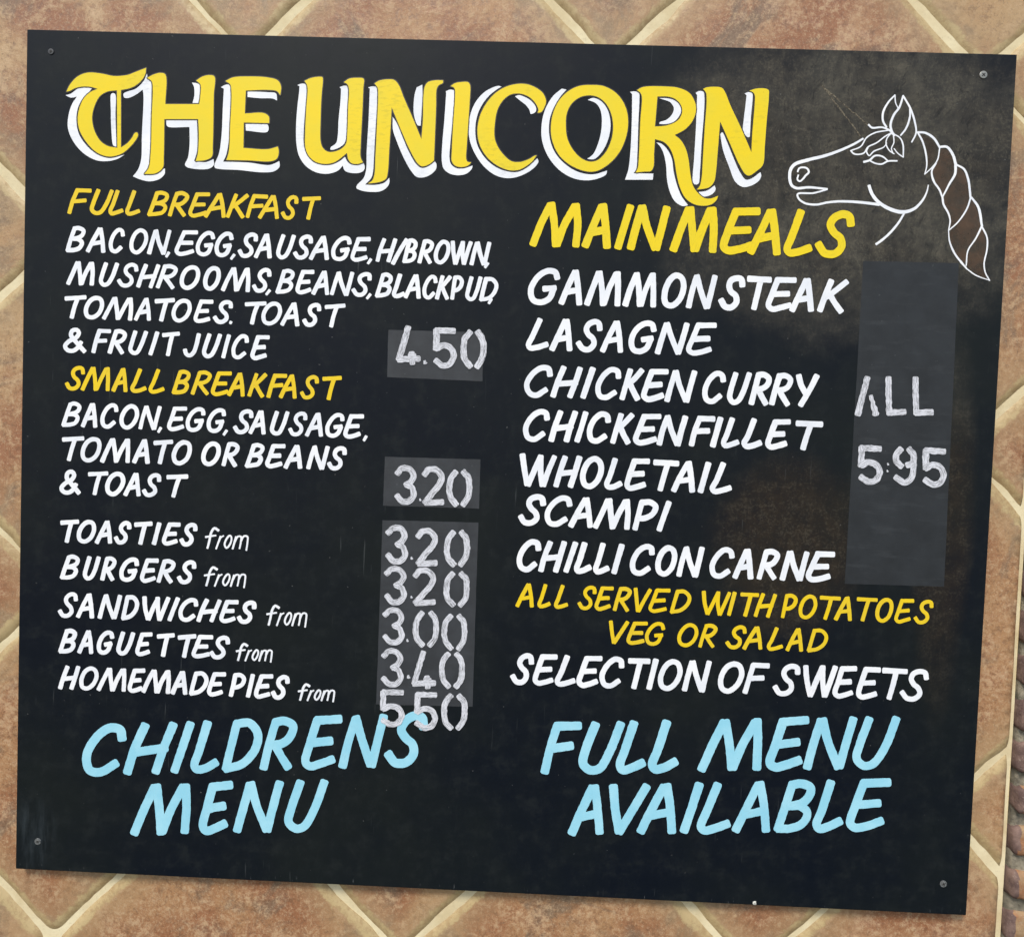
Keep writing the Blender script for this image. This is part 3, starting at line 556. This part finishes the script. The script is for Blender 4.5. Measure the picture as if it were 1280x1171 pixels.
# ---- the big heading THE UNICORN: outlines of each letter, corners marked by a third value
def outline(pts, crop, step=1.6):
    ox, oy, sc = crop
    q = [(ox + p[0] / sc, oy + p[1] / sc) for p in pts]; cor = [i for i, p in enumerate(pts) if len(p) > 2]
    if not cor: return catmull(q, step, True)
    out = []
    for a, b in zip(cor, cor[1:] + [cor[0] + len(q)]):
        seg = [q[i % len(q)] for i in range(a, b + 1)]
        if len(seg) == 2 and math.hypot(seg[0][0] - seg[1][0], seg[0][1] - seg[1][1]) < .05: continue
        out += catmull(seg, step)[:-1]
    return out
c1 = (60, 70, 4.0); c2 = (360, 80, 6.4); c3 = (500, 80, 6.4); c4 = (660, 80, 6.4); c5 = (780, 90, 6.4)
c = 1
TITLE = [
 ('T', c1, [[(93,181,c),(112,145),(150,105),(200,86),(265,90),(335,103),(400,97),(445,80),(492,62,c),(487,95),(462,132),(420,160),(366,173,c),(366,460,c),(400,436),(425,405),(432,390),(445,384),(452,395),(440,422),(410,458),(370,490),(310,505),(250,487),(195,435),(160,375),(150,320),(158,265),(180,215),(215,182),(250,167,c),(215,157),(180,155),(140,162),(110,177)],
   [(346,174,c),(300,180),(262,202),(235,250),(222,310),(232,370),(262,425),(300,452),(348,461,c)]],
  [[(88,198,c),(115,190),(150,165),(190,155),(222,162,c),(200,188),(170,220),(148,270),(143,330),(155,390),(195,450),(250,495),(310,512),(383,495,c),(350,515),(300,527),(240,522),(175,485),(125,425),(100,360),(105,290),(122,240),(145,205,c),(115,210)],
   [(318,190),(335,190),(338,300),(343,455,c),(328,450),(318,380),(315,280)]]),
 ('H', c1, [[(497,112,c),(530,95),(565,87),(588,95),(588,243,c),(757,243,c),(763,200),(763,145),(742,125,c),(775,105),(810,98),(833,105),(830,200),(825,450),(820,505),(790,522),(740,527,c),(750,490),(755,400),(752,318,c),(583,318,c),(580,500),(575,560),(540,588),(483,592,c),(505,560),(515,480),(520,300),(525,170),(520,130)]],
  [[(378,190),(400,179),(440,165),(480,125),(495,90,c),(500,110),(516,135),(518,180),(513,350),(510,500),(500,560),(478,594,c),(530,594),(585,563,c),(584,590),(560,615),(510,628),(460,618),(425,603,c),(450,570),(466,520),(470,400),(478,200),(474,170,c),(440,195),(400,212),(382,210)],
   [(720,135,c),(745,138),(762,150),(758,237,c),(723,237,c),(732,200),(730,155)],
   [(592,324,c),(745,324,c),(748,400),(745,480),(731,527,c),(790,532),(828,517,c),(830,545),(810,563),(760,568),(695,557),(685,545),(700,510),(708,450),(708,357,c),(600,355),(593,345)]]),
 ('E', c1, [[(888,128,c),(925,110),(1000,105),(1100,110),(1150,125),(1166,155),(1162,198,c),(1145,178),(1100,172),(990,175,c),(985,290,c),(1080,288),(1105,305),(1107,338,c),(980,335,c),(978,462,c),(1100,468),(1150,455,c),(1155,480),(1145,515),(1115,528),(1000,524),(893,522,c),(905,480),(912,350),(918,180),(912,145)]],
  [[(998,179,c),(1100,183),(1140,189),(1146,225,c),(1125,215),(1060,213),(998,207,c)], [(988,342,c),(1095,342),(1103,355),(1098,380),(990,375,c)],
   [(865,158,c),(890,145),(910,148),(914,200),(908,350),(901,450),(890,500),(876,530,c),(1000,534),(1110,546),(1157,527,c),(1158,555),(1130,578),(1070,583),(960,572),(835,560),(833,545),(855,490),(868,400),(875,250),(880,166,c)]]),
 ('U', c2, [[(133,140,c),(180,118),(240,107),(277,110),(280,140),(270,250),(262,450),(262,620),(280,675),(320,705),(370,705),(430,680),(465,640),(475,560),(482,350),(488,200),(475,165),(448,150,c),(490,122),(560,115),(605,122),(603,200),(595,400),(583,640),(582,750),(600,790,c),(560,803),(510,797),(485,770),(472,715,c),(430,750),(370,790),(300,803),(220,785),(165,735),(140,670),(138,560),(148,350),(158,200),(150,165)]],
  [[(75,172,c),(110,160),(140,165),(148,200),(144,300),(133,430),(126,550),(126,640),(143,710),(190,767),(260,807),(340,810),(410,782),(457,745,c),(475,782),(510,808),(570,810),(605,795,c),(615,825),(605,855),(570,873),(500,873),(455,855),(438,815,c),(400,855),(320,880),(230,870),(145,820),(90,740),(68,640),(65,500),(75,350),(90,220),(92,180,c)],
   [(412,190,c),(440,178),(470,178),(480,210),(478,350),(470,500),(464,600),(448,642),(400,676),(350,690),(338,685),(345,665,c),(385,635),(398,580),(405,450),(420,300),(425,200,c)]]),
 ('N', c2, [[(693,160,c),(730,138),(800,127),(850,132),(885,170),(930,280),(1000,440),(1068,605,c),(1080,450),(1085,250),(1095,185),(1120,150),(1180,135),(1240,135,c),(1240,155),(1205,175),(1190,205),(1185,350),(1175,600),(1168,775,c),(1130,805),(1075,822),(1040,800),(980,700),(900,520),(830,350,c),(822,500),(810,700),(800,860),(785,920),(740,945),(640,960,c),(675,935),(692,890),(700,750),(712,500),(722,250),(718,195)]],
  [[(640,190,c),(680,182),(710,190),(718,230),(708,400),(696,600),(688,750),(682,850),(668,910),(618,967,c),(700,969),(770,952),(810,913,c),(812,950),(790,990),(740,1020),(660,1025),(590,1015),(548,995),(550,975),(605,915),(625,850),(630,700),(645,450),(655,200,c)],
   [(838,425,c),(870,475),(920,595),(968,705),(1028,805),(1070,834),(1120,822),(1175,782,c),(1187,800),(1185,840),(1150,880),(1090,908),(1030,905),(980,850),(920,740),(870,620),(840,530)],
   [(1030,190,c),(1075,168,c),(1076,260),(1068,400),(1062,495,c),(1040,495),(1010,420),(1005,330),(1015,240)]]),
 ('I', c3, [[(405,182,c),(440,158),(500,148),(545,150),(560,170),(558,300),(548,450),(535,650),(530,760),(540,785),(570,790,c),(545,815),(490,828),(440,815),(415,780),(415,700),(425,500),(440,280),(440,210),(430,190)]],
  [[(365,222,c),(400,208),(433,212,c),(430,350),(416,500),(402,650),(396,750),(408,802),(450,835),(510,838),(580,815,c),(575,840),(530,880),(470,892),(400,880),(350,840),(335,780),(338,650),(355,450),(370,235,c)]]),
 ('C', c3, [[(1100,393,c),(1128,390),(1155,350),(1168,300),(1145,240),(1090,195),(1010,165),(930,165),(840,190),(760,240),(690,320),(640,420),(620,530),(635,640),(690,740),(770,810),(870,852),(950,850),(1010,820),(1060,780),(1093,733,c),(1075,738),(1030,765),(960,787),(890,780),(830,730),(780,660),(757,590),(760,470),(780,370),(820,300),(880,250),(950,240),(1020,260),(1070,300),(1102,350),(1108,375)]],
  [[(812,185,c),(770,210),(700,270),(640,360),(610,450),(603,560),(623,660),(688,762),(770,828),(860,862),(940,866),(1020,828),(1098,757,c),(1108,780),(1085,820),(1020,870),(930,907),(850,915),(760,890),(670,820),(600,720),(560,620),(550,520),(565,400),(610,300),(680,225),(750,188),(790,178)],
   [(920,262,c),(950,252),(1010,272),(1060,308),(1088,352),(1085,385),(1045,402),(1038,375),(1010,335),(960,295)]]),
 ('O', c4, [[(500,172),(600,180),(690,225),(750,290),(790,380),(800,490),(780,600),(730,710),(650,800),(560,855),(500,865),(420,850),(320,800),(240,720),(190,600),(185,480),(210,370),(260,280),(340,210),(420,178)],
   [(500,255),(570,275),(630,330),(670,420),(680,530),(660,630),(620,710),(560,770),(500,785),(430,760),(360,690),(315,600),(303,510),(310,400),(350,320),(420,268)]],
  [[(270,200,c),(308,208,c),(258,265),(198,370),(170,470),(175,600),(217,712),(298,803),(400,865),(520,885),(632,855,c),(625,885),(560,918),(470,933),(360,915),(250,850),(160,740),(112,610),(110,480),(140,360),(200,260)],
   [(478,290,c),(520,274),(580,297),(628,352),(655,430),(658,530),(632,630),(588,710),(530,763),(473,762,c),(520,725),(560,640),(585,540),(590,430),(575,360),(540,315)]]),
 ('R', c5, [[(103,150,c),(150,125),(330,120),(430,130),(520,170),(565,240),(575,310),(550,390),(490,460),(405,508,c),(450,545),(490,610),(515,700),(530,820),(550,910),(590,970),(640,1010),(690,1015),(752,993,c),(740,1025),(700,1060),(640,1073),(560,1060),(490,1010),(445,920),(420,820),(400,700),(370,620),(320,565),(247,540,c),(240,650),(235,760),(215,795),(160,800),(93,807,c),(110,770),(120,650),(130,400),(142,200),(130,170)],
   [(267,200,c),(340,200),(400,215),(450,260),(465,320),(440,380),(390,415),(320,435),(247,440,c)]],
  [[(48,162,c),(90,158),(120,175),(123,220),(115,400),(107,650),(97,780),(76,812,c),(235,815,c),(230,864,c),(8,864,c),(35,780),(50,650),(62,400),(65,180,c)],
   [(280,212,c),(340,213),(400,228),(443,265),(457,312),(437,362),(395,403),(330,420),(282,418,c),(285,405),(340,385),(385,340),(398,290),(370,245),(320,225)],
   [(258,565,c),(300,577),(348,625),(382,695),(397,800),(422,900),(457,990),(512,1068,c),(470,1075),(410,1040),(370,970),(345,870),(335,740),(315,650),(290,600)]]),
 ('N', c5, [[(632,140,c),(660,127),(780,130),(805,160),(850,270),(930,440),(1018,645,c),(1025,500),(1045,250),(1045,190),(1030,165),(1000,155,c),(1050,138),(1120,135),(1155,148),(1158,200),(1140,400),(1125,600),(1110,745),(1060,795),(1000,832),(970,820),(920,740),(840,560),(768,400,c),(760,500),(748,650),(735,800),(720,880),(680,925),(580,945,c),(605,915),(620,850),(630,700),(645,450),(660,230),(655,170)]],
  [[(573,170,c),(600,155),(635,162),(643,200),(638,350),(622,550),(607,800),(595,895),(570,903),(552,885),(560,700),(575,450),(585,190,c)],
   [(597,962,c),(660,952),(725,910,c),(733,940),(710,975),(660,997),(620,995)],
   [(770,500,c),(785,485),(828,573),(877,693),(928,805),(975,864),(1020,854),(1090,803,c),(1098,830),(1080,870),(1020,910),(950,922),(890,880),(840,760),(790,620)],
   [(965,175,c),(1000,163),(1026,175),(1028,220),(1016,350),(1006,520,c),(990,525),(953,475),(958,380),(970,280),(980,190,c)]])]
for ti, (ch, cr, yel, wh) in enumerate(TITLE):
    loops = [outline(l, cr) for l in yel]
    p = Paint(-.00062)
    p.poly(loops); let = P(p.make('title_letter', M_YELLOW, sign, 'yellow blackletter style %s with a white drop shade' % ch))
    p = Paint(-.00044)
    for l in loops: p.stroke(l, 2.6, 2.6, rag=.12, closed=True)
    o = p.make('dark_outline', M_LINE, let)
    p = Paint(-.00026)
    for i, l in enumerate(wh): p.poly([outline(l, cr)], d=i * 1.5e-5)
    p.make('white_shade', M_WHITE, let)

# ---- painted-out price panels and the prices in white marker
def patch(pts, mat, label):
    p = Paint(-.00010)
    n = 14; q = []
    for i in range(4):
        a, b = pts[i], pts[(i + 1) % 4]
        for j in range(n):
            t = j / n; q.append((a[0] + (b[0] - a[0]) * t + .35 * nz(a[0] + j, a[1], i, .9), a[1] + (b[1] - a[1]) * t + .35 * nz(a[0], b[1] + j, i, .9)))
    p.poly([q]); return P(p.make('price_panel', mat, sign, label))
patch([(485.5, 412.4), (604.5, 415.5), (603, 476.6), (484, 471.4)], M_PATCH, 'small grey painted rectangle under the price 4.50')
patch([(481.2, 570.8), (600.6, 574.3), (598.8, 635.5), (478.8, 632)], M_PATCH, 'small grey painted rectangle under the price 3.20')
patch([(478.3, 650), (598, 653), (590.7, 883), (470.2, 880)], M_PATCH, 'tall grey painted rectangle under the column of prices')
patch([(1079, 326.5), (1198.5, 329), (1180, 733), (1056, 729.5)], M_PATCH2, 'tall dark grey painted rectangle under ALL 5.95')
D = {
 '0': [[(.31, .02), (.08, .20), (.0, .50), (.07, .80), (.33, .99)], [(.73, .02), (.95, .20), (1, .52), (.92, .80), (.69, 1)]],
 '2': [[(0, .16), (.22, .02), (.62, .0), (.98, .22), (.84, .44), (.40, .72), (0, .98)], [(.06, 1), (1, .97)]],
 '3': [[(0, .14), (.28, .01), (.70, .02), (.96, .20), (.84, .38), (.52, .50)], [(.56, .48), (.86, .58), (.98, .80), (.74, .98), (.34, 1), (.0, .82)]],
 '4': [[(.48, 0), (.24, .45), (.02, .88)], [(.04, .90), (.5, .88), (.98, .88)], [(.66, .72), (.68, 1)], [(.56, .80), (.78, .80)]],
 '5': [[(.06, .01), (1, .03)], [(.04, .02), (.04, .30), (.02, .52)], [(.06, .52), (.40, .43), (.80, .50), (.98, .72), (.78, .95), (.42, 1), (.02, .86)]],
 '9': [[(.28, .03), (.04, .18), (.04, .36), (.30, .52)], [(.76, .03), (.94, .18), (.96, .60), (.84, .88), (.48, 1), (.04, .84)], [(.66, .48), (.90, .44)]],
 'L': [[(.06, 0), (.06, .5), (.08, .98)], [(.08, .97), (1, .95)]],
 'A': [[(.50, 0), (.26, .5), (.04, 1)], [(.66, .50), (.78, .72), (.92, 1)]],
}
def price(spec, crop, wd, label, seed):
    ox, oy, sc = crop; p = Paint(-.00085); rnd = random.Random(seed)
    for tok in spec.split():
        ch = tok[0]; l, r, t, b = (float(q) for q in tok[1:].split(','))
        if ch == '.':
            xm, ym = ox + (l + r) / 2 / sc, oy + (t + b) / 2 / sc; h = (b - t) / sc / 2; w_ = (r - l) / sc
            p.stroke([(xm - .3, ym - h * .4), (xm + .3, ym + h * .4)], w_ * .7, w_ * .9, rag=.5); continue
        for st in D[ch]:
            pts = [(ox + (l + wd / 2 + gx * (r - l - wd)) / sc, oy + (t + wd / 2 + gy * (b - t - wd)) / sc) for gx, gy in st]
            pts = [(x + rnd.uniform(-.35, .35), y + rnd.uniform(-.3, .3)) for x, y in pts]
            ww = wd / sc; 
            if ch == 'A' and st is D['A'][1]: p.stroke(pts, ww * .6, ww * 1.1, rag=.3, cap=.3); continue
            p.stroke(pts, ww, ww * rnd.uniform(.92, 1.05), ww * rnd.uniform(.95, 1.06), rag=.13, cap=.36)
    return P(p.make('price_lettering', M_MARK, sign, label))
cB = (340, 225, 4); cD = (340, 450, 4); cF = (340, 640, 4); cL = (920, 440, 4)
price('4618,750,724,932 .755,776,902,920 5803,925,736,944 0943,1072,744,947', cB, 31, 'white marker price 4.50', 1)
price('3612,726,526,723 .737,747,688,706 2750,865,531,729 0872,1001,542,736', cD, 30, 'white marker price 3.20 in its own grey rectangle', 2)
price('3567,683,64,261 .693,706,220,237 2717,833,78,273 0859,990,83,277', cF, 30, 'white marker price 3.20 at the top of the column', 3)
price('3560,676,269,463 .693,704,416,430 2704,823,277,469 0857,989,290,478', cF, 29, 'white marker price 3.20, second in the column', 4)
price('3551,666,474,664 .673,684,628,650 0705,836,487,677 0847,978,502,694', cF, 28, 'white marker price 3.00', 5)
price('3545,660,679,873 .675,692,810,831 4694,826,688,887 0835,966,692,884', cF, 28, 'white marker price 3.40', 6)
price('5540,664,882,1074 5710,831,894,1090 0846,978,899,1093', cF, 29, 'white marker price 5.50 running over the pale blue lettering', 7)
price('A590,722,116,325 L742,856,118,324 L876,992,118,325', cL, 31, 'white marker word ALL', 8)
price('5606,734,462,664 .752,763,553,567 .750,761,588,600 9780,904,466,669 5928,1053,475,678', cL, 32, 'white marker price 5.95', 9)

# ---- the horse head drawing
cW = (970, 100, 5.575); cX = (1090, 150, 5.575)
def hz(p, crop, pts, a, m_=None, b=None):
    ox, oy, sc = crop; pts = [(ox + x / sc, oy + y / sc) for x, y in pts]
    b = a if b is None else b; m_ = (a + b) / 2 if m_ is None else m_
    p.stroke(pts, a / sc, b / sc, m_ / sc, rag=.07)
p = Paint(-.00034)
W_ = [([(605,412),(540,450),(440,495),(340,530),(220,560),(130,590),(100,630),(95,690),(108,735),(140,755),(230,750),(300,756),(355,762)], 14, 24, 14),
 ([(350,766),(260,790),(150,797),(155,825),(200,860),(280,870),(360,855),(450,848),(560,852),(640,860),(715,870)], 11, 15, 20),
 ([(150,640),(160,618),(185,611),(215,618),(228,645),(205,668),(188,690),(165,708),(148,695),(155,665)], 12, 14, 11),
 ([(648,740),(665,790),(710,850),(790,900),(880,922),(960,900),(1020,840),(1050,780),(1060,735)], 22, 26, 8),
 ([(890,935),(850,1000),(790,1070),(740,1115),(698,1145)], 14, 16, 17),
 ([(612,573),(650,562),(690,530),(740,535),(780,568)], 16, 13, 10), ([(655,565),(690,583),(735,588),(780,568),(842,566)], 10, 12, 11),
 ([(828,108),(780,160),(745,230),(745,290),(768,330)], 10, 15, 14), ([(828,110),(832,160),(850,200)], 9, 8, 7),
 ([(885,113),(860,190),(818,250),(797,320),(812,378)], 12, 16, 17), ([(885,113),(935,200),(965,290),(975,370),(945,435)], 13, 14, 10),
 ([(932,205),(932,260),(905,340),(868,388)], 12, 14, 11), ([(645,315),(668,335),(740,333),(800,360),(825,388)], 14, 12, 16),
 ([(790,352),(690,370),(630,405),(590,465),(520,495)], 9, 10, 9), ([(520,495),(545,518),(610,512),(640,470),(700,440),(760,395),(800,372)], 11, 10, 9),
 ([(640,475),(630,500),(648,530),(680,500),(750,470),(770,442)], 9, 10, 7), ([(800,375),(772,410),(766,450),(790,495),(822,517)], 8, 9, 8),
 ([(817,385),(820,440),(803,480),(815,515)], 9, 8, 8), ([(825,382),(862,405),(883,450),(886,540)], 9, 11, 9), ([(822,480),(850,515),(886,540)], 7, 8, 9)]
for q in W_: hz(p, cW, q[0], *q[1:])
X_ = [([(318,88),(370,92),(430,130),(470,192)], 14, 17, 15), ([(318,90),(350,150),(375,240),(380,320),(366,380)], 13, 13, 7), ([(366,380),(420,330),(455,280),(470,200)], 8, 9, 9),
 ([(472,190),(520,190),(560,240),(582,310)], 16, 19, 20), ([(582,310),(577,380),(542,440),(490,540)], 20, 15, 10), ([(445,305),(415,360),(430,430),(470,490),(490,545)], 10, 15, 12),
 ([(590,315),(640,345),(670,420),(685,540)], 13, 16, 15), ([(687,540),(660,620),(600,710),(533,772)], 12, 11, 8), ([(490,545),(497,590),(530,650),(543,700),(532,772)], 15, 13, 8),
 ([(692,542),(740,610),(765,740)], 14, 19, 16), ([(765,740),(720,830),(668,910),(655,1015)], 14, 10, 9), ([(532,775),(540,850),(580,940),(655,1032)], 7, 14, 11),
 ([(765,745),(800,820),(800,900),(780,1000),(787,1060),(818,1120)], 12, 11, 8), ([(655,1035),(720,1082),(820,1120)], 9, 9, 5), ([(585,945),(620,992),(660,1040)], 8, 16, 8)]
for q in X_: hz(p, cX, q[0], *q[1:])
horse = P(p.make('horse_drawing', M_WHITE, sign, 'white outline drawing of a horse head with a plaited mane'))
for seg in ([(330,105),(380,115),(440,165),(458,210),(450,260),(395,320),(390,250),(365,160)],
            [(480,205),(530,215),(560,255),(572,330),(530,450),(490,522),(440,430),(425,350),(452,290)],
            [(600,335),(640,370),(662,430),(678,545),(640,640),(545,752),(535,670),(502,590),(500,545),(560,445)],
            [(692,560),(735,640),(755,745),(690,860),(650,995),(575,925),(540,830),(548,772),(640,665)],
            [(765,760),(793,860),(778,990),(790,1080),(800,1105),(720,1068),(662,1018),(670,920),(730,820)]):
    p = Paint(-.00016); p.poly([outline(seg, cX)])
    p.make('mane_lock', M_MANE if seg[0] != (330, 105) else M_MANE2, horse)
p = Paint(-.00013)
for a, b, w_ in (((318, 38), (585, 388), 11), ((318, 38), (440, 145), 11), ((440, 145), (640, 318), 9)):
    n = 9; pts = [(a[0] + (b[0] - a[0]) * i / n + random.uniform(-5, 5), a[1] + (b[1] - a[1]) * i / n + random.uniform(-5, 5)) for i in range(n + 1)]
    hz(p, cW, pts, w_ * .7, w_, w_ * .7)
P(p.make('scraped_horn', M_FAINT, sign, 'faint scraped-off trace of a horn on the worn black paint'))

# ---- screws and the white chip on the lower edge
def screw(x, z, mat, rad, name='screw', turn=.5):
    bm = bmesh.new(); n = 28; rings = [(rad, 0), (rad, -.0007), (rad * .94, -.0009), (rad * .5, -.0010)]
    rr = [[bm.verts.new((r * math.cos(i * math.tau / n), y, r * math.sin(i * math.tau / n))) for i in range(n)] for r, y in rings]
    for a, b in zip(rr, rr[1:]):
        for i in range(n): bm.faces.new((a[i], a[(i + 1) % n], b[(i + 1) % n], b[i]))
    bm.faces.new(rr[-1]); bmesh.ops.recalc_face_normals(bm, faces=bm.faces)
    s = link(name, bm_mesh(bm, 'screw', False), mat, sign); s.location = (x, 0, z + BH / 2)
    bm = bmesh.new()
    for k in range(2):
        mtx = Matrix.Rotation(turn + k * math.pi / 2, 4, 'Y') @ Matrix.Translation((0, -.00102 - .00004 * k, 0)) @ Matrix.Diagonal((rad * 1.0, .0004, rad * .24, 1))
        bmesh.ops.create_cube(bm, size=1, matrix=mtx)
    link('cross_slot', bm_mesh(bm, 'cross_slot'), M_SLOT, s)
screw(.5707, .5087, M_SCREW, .0046, turn=.8); screw(-.5789, .5074, M_SCREWP, .0036, turn=.3)
screw(-.5810, -.4964, M_SCREWG, .0042, turn=.6); screw(.5789, -.4947, M_SCREWG, .0043, turn=1.1)
bm = bmesh.new(); bmesh.ops.create_icosphere(bm, subdivisions=3, radius=.0027)
for v in bm.verts: v.co += Vector((nz(*v.co, 500), nz(*v.co, 420) * .5, nz(*v.co, 610))) * .0009; v.co.y *= .4
o = link('filler_blob', bm_mesh(bm, 'filler_blob', True), M_CHIP, sign, 'tiny white blob at the bottom edge'); o.location = (.3436, -.0006, -.5312 + BH / 2)
